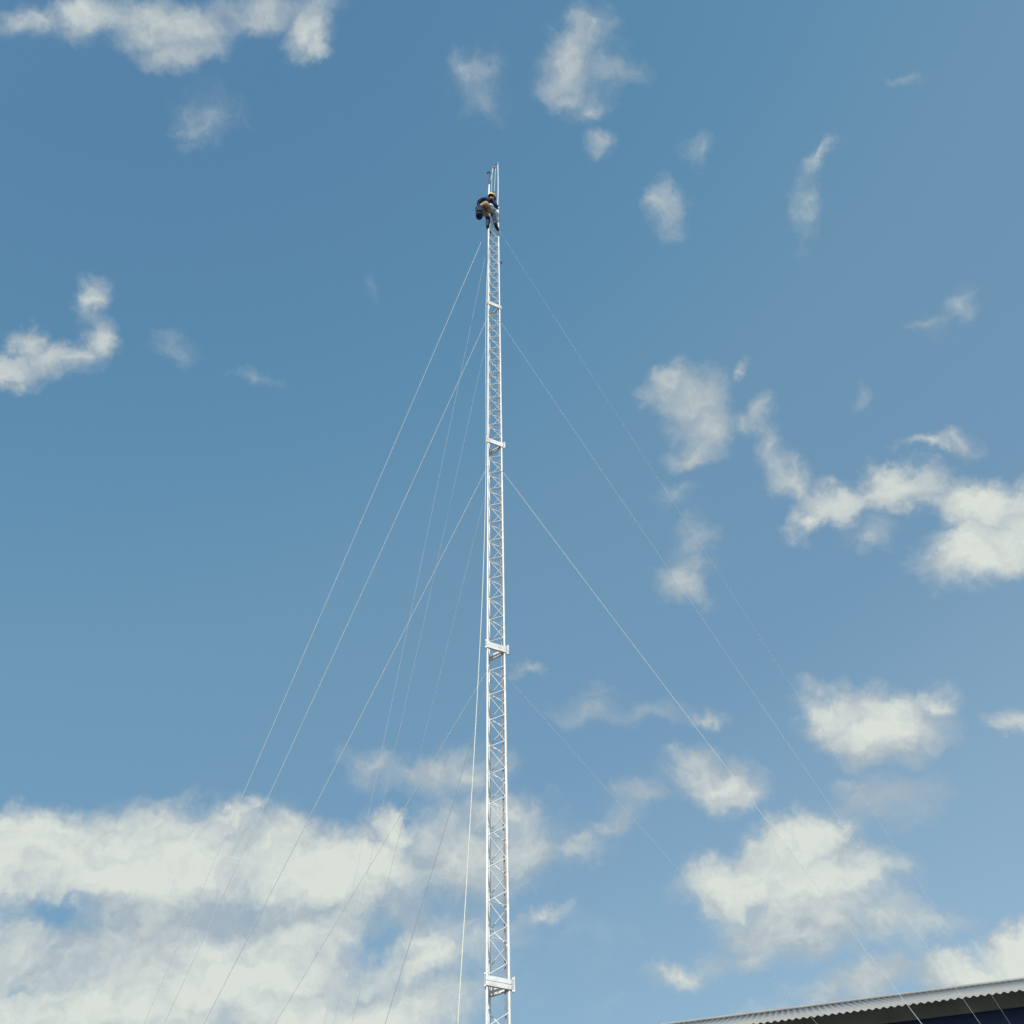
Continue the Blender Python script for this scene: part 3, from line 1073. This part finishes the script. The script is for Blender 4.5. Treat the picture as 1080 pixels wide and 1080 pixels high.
# hair below the helmet
bm = bmesh.new()
bmesh.ops.create_uvsphere(bm, u_segments=16, v_segments=10, radius=1.0)
for v in bm.verts:
    p = v.co.copy()
    if p.x > 0.15:
        p.x = 0.15
    v.co = JT['head'] + hfw * (p.x * 0.108 - 0.004) + hs * (p.y * 0.090) + hu * (p.z * 0.085 + 0.01)
obj('hair', bm, M['hair'], climber, True)
# eyes
for s_ in (1, -1):
    bm = bmesh.new()
    bmesh.ops.create_uvsphere(bm, u_segments=10, v_segments=8, radius=0.012)
    for v in bm.verts:
        v.co += JT['head'] + fd * 0.088 + sd * s_ * 0.032 + Vector((0, 0, 0.008))
    obj('eye', bm, M['webbing'], climber, True)

# harness: belt, two thigh loops, two shoulder straps
def loop(ctr_, nrm, ra_, rb_, xdir, r_):
    nrm = nrm.normalized()
    x_ = (xdir - nrm * xdir.dot(nrm)).normalized()
    y_ = nrm.cross(x_)
    pts = [ctr_ + x_ * ra_ * math.cos(2 * math.pi * i / 24) + y_ * rb_ * math.sin(2 * math.pi * i / 24) for i in range(25)]
    bm = bmesh.new()
    path_tube(bm, pts, r_, 6)
    return bm
obj('harness_belt', loop(mid('pelvis', 'spine', .25), JT['spine'] - JT['pelvis'], 0.186, 0.158, HL, 0.016), M['strap'], climber, True)
for s_ in ('r', 'l'):
    obj('thigh_loop', loop(mid(s_ + '_hip', s_ + '_knee', .30), JT[s_ + '_knee'] - JT[s_ + '_hip'], 0.115, 0.115, HL, 0.014), M['strap'], climber, True)
# work positioning lanyard, from the belt round the mast and back
bm_pts = []
def to_person(p):
    return p - PELVIS
la_w, lb_w, lc_w = (MB + v for v in (LA, LB, LC))
zl = PELVIS.z + 0.16
ring_pts = [PELVIS + B(0.13, 0.11, 0.06), Vector((la_w.x - 0.05, la_w.y + 0.02, zl)), Vector((lc_w.x - 0.01, lc_w.y + 0.05, zl + 0.02)), Vector((lb_w.x + 0.05, lb_w.y + 0.03, zl)), PELVIS + B(0.13, -0.12, 0.06)]
line_thing('lanyard', ring_pts, 0.009, M['webbing'], 'taut positioning lanyard from the climber\'s belt round the mast top', 'lanyard')

# tool bag hanging from the belt at the left hip
bag_c = PELVIS + B(-0.02, 0.105, -0.80)
bag = empty('tool_bag', bag_c, 'navy canvas tool bag hanging below the left hip of the climber', 'bag')
bm = bmesh.new()
n_ = 24
prof = [(0.0, 0.0), (0.075, 0.0), (0.100, 0.02), (0.112, 0.12), (0.116, 0.30), (0.112, 0.50), (0.119, 0.515), (0.112, 0.53), (0.102, 0.52), (0.100, 0.2), (0.0, 0.18)]
rings = []
for r_, z_ in prof:
    if r_ == 0:
        rings.append([bm.verts.new((0, 0, z_))])
    else:
        rings.append([bm.verts.new((r_ * (1.0 + 0.05 * math.sin(3 * t + z_ * 9)) * math.cos(t), r_ * 1.12 * (1.0 + 0.05 * math.sin(2 * t + 4 + z_ * 7)) * math.sin(t), z_)) for t in (2 * math.pi * i / n_ for i in range(n_))])
for a_, b_ in zip(rings, rings[1:]):
    for i in range(n_):
        j = (i + 1) % n_
        if len(a_) == 1:
            bm.faces.new((a_[0], b_[j], b_[i]))
        elif len(b_) == 1:
            bm.faces.new((a_[i], a_[j], b_[0]))
        else:
            bm.faces.new((a_[i], a_[j], b_[j], b_[i]))
obj('pouch', bm, M['bag'], bag, True)
for yy in (-0.125, 0.125):
    bm = bmesh.new()
    path_tube(bm, [Vector((0, yy * 0.85, 0.50)), Vector((0.01, yy * 0.5, 0.68)), (PELVIS + B(-0.04, 0.15, 0.05)) - bag_c], 0.010, 6)
    obj('strap', bm, M['bag'], bag, True)
bm = bmesh.new()
box(bm, (0.0, -0.138, 0.20), (0.07, 0.022, 0.09))
obj('side_pocket', bm, M['bag'], bag, bevel=0.012)

if True:
    for k_, v_ in JT.items():
        print(k_, [round(c, 1) for c in proj(PELVIS + v_)])
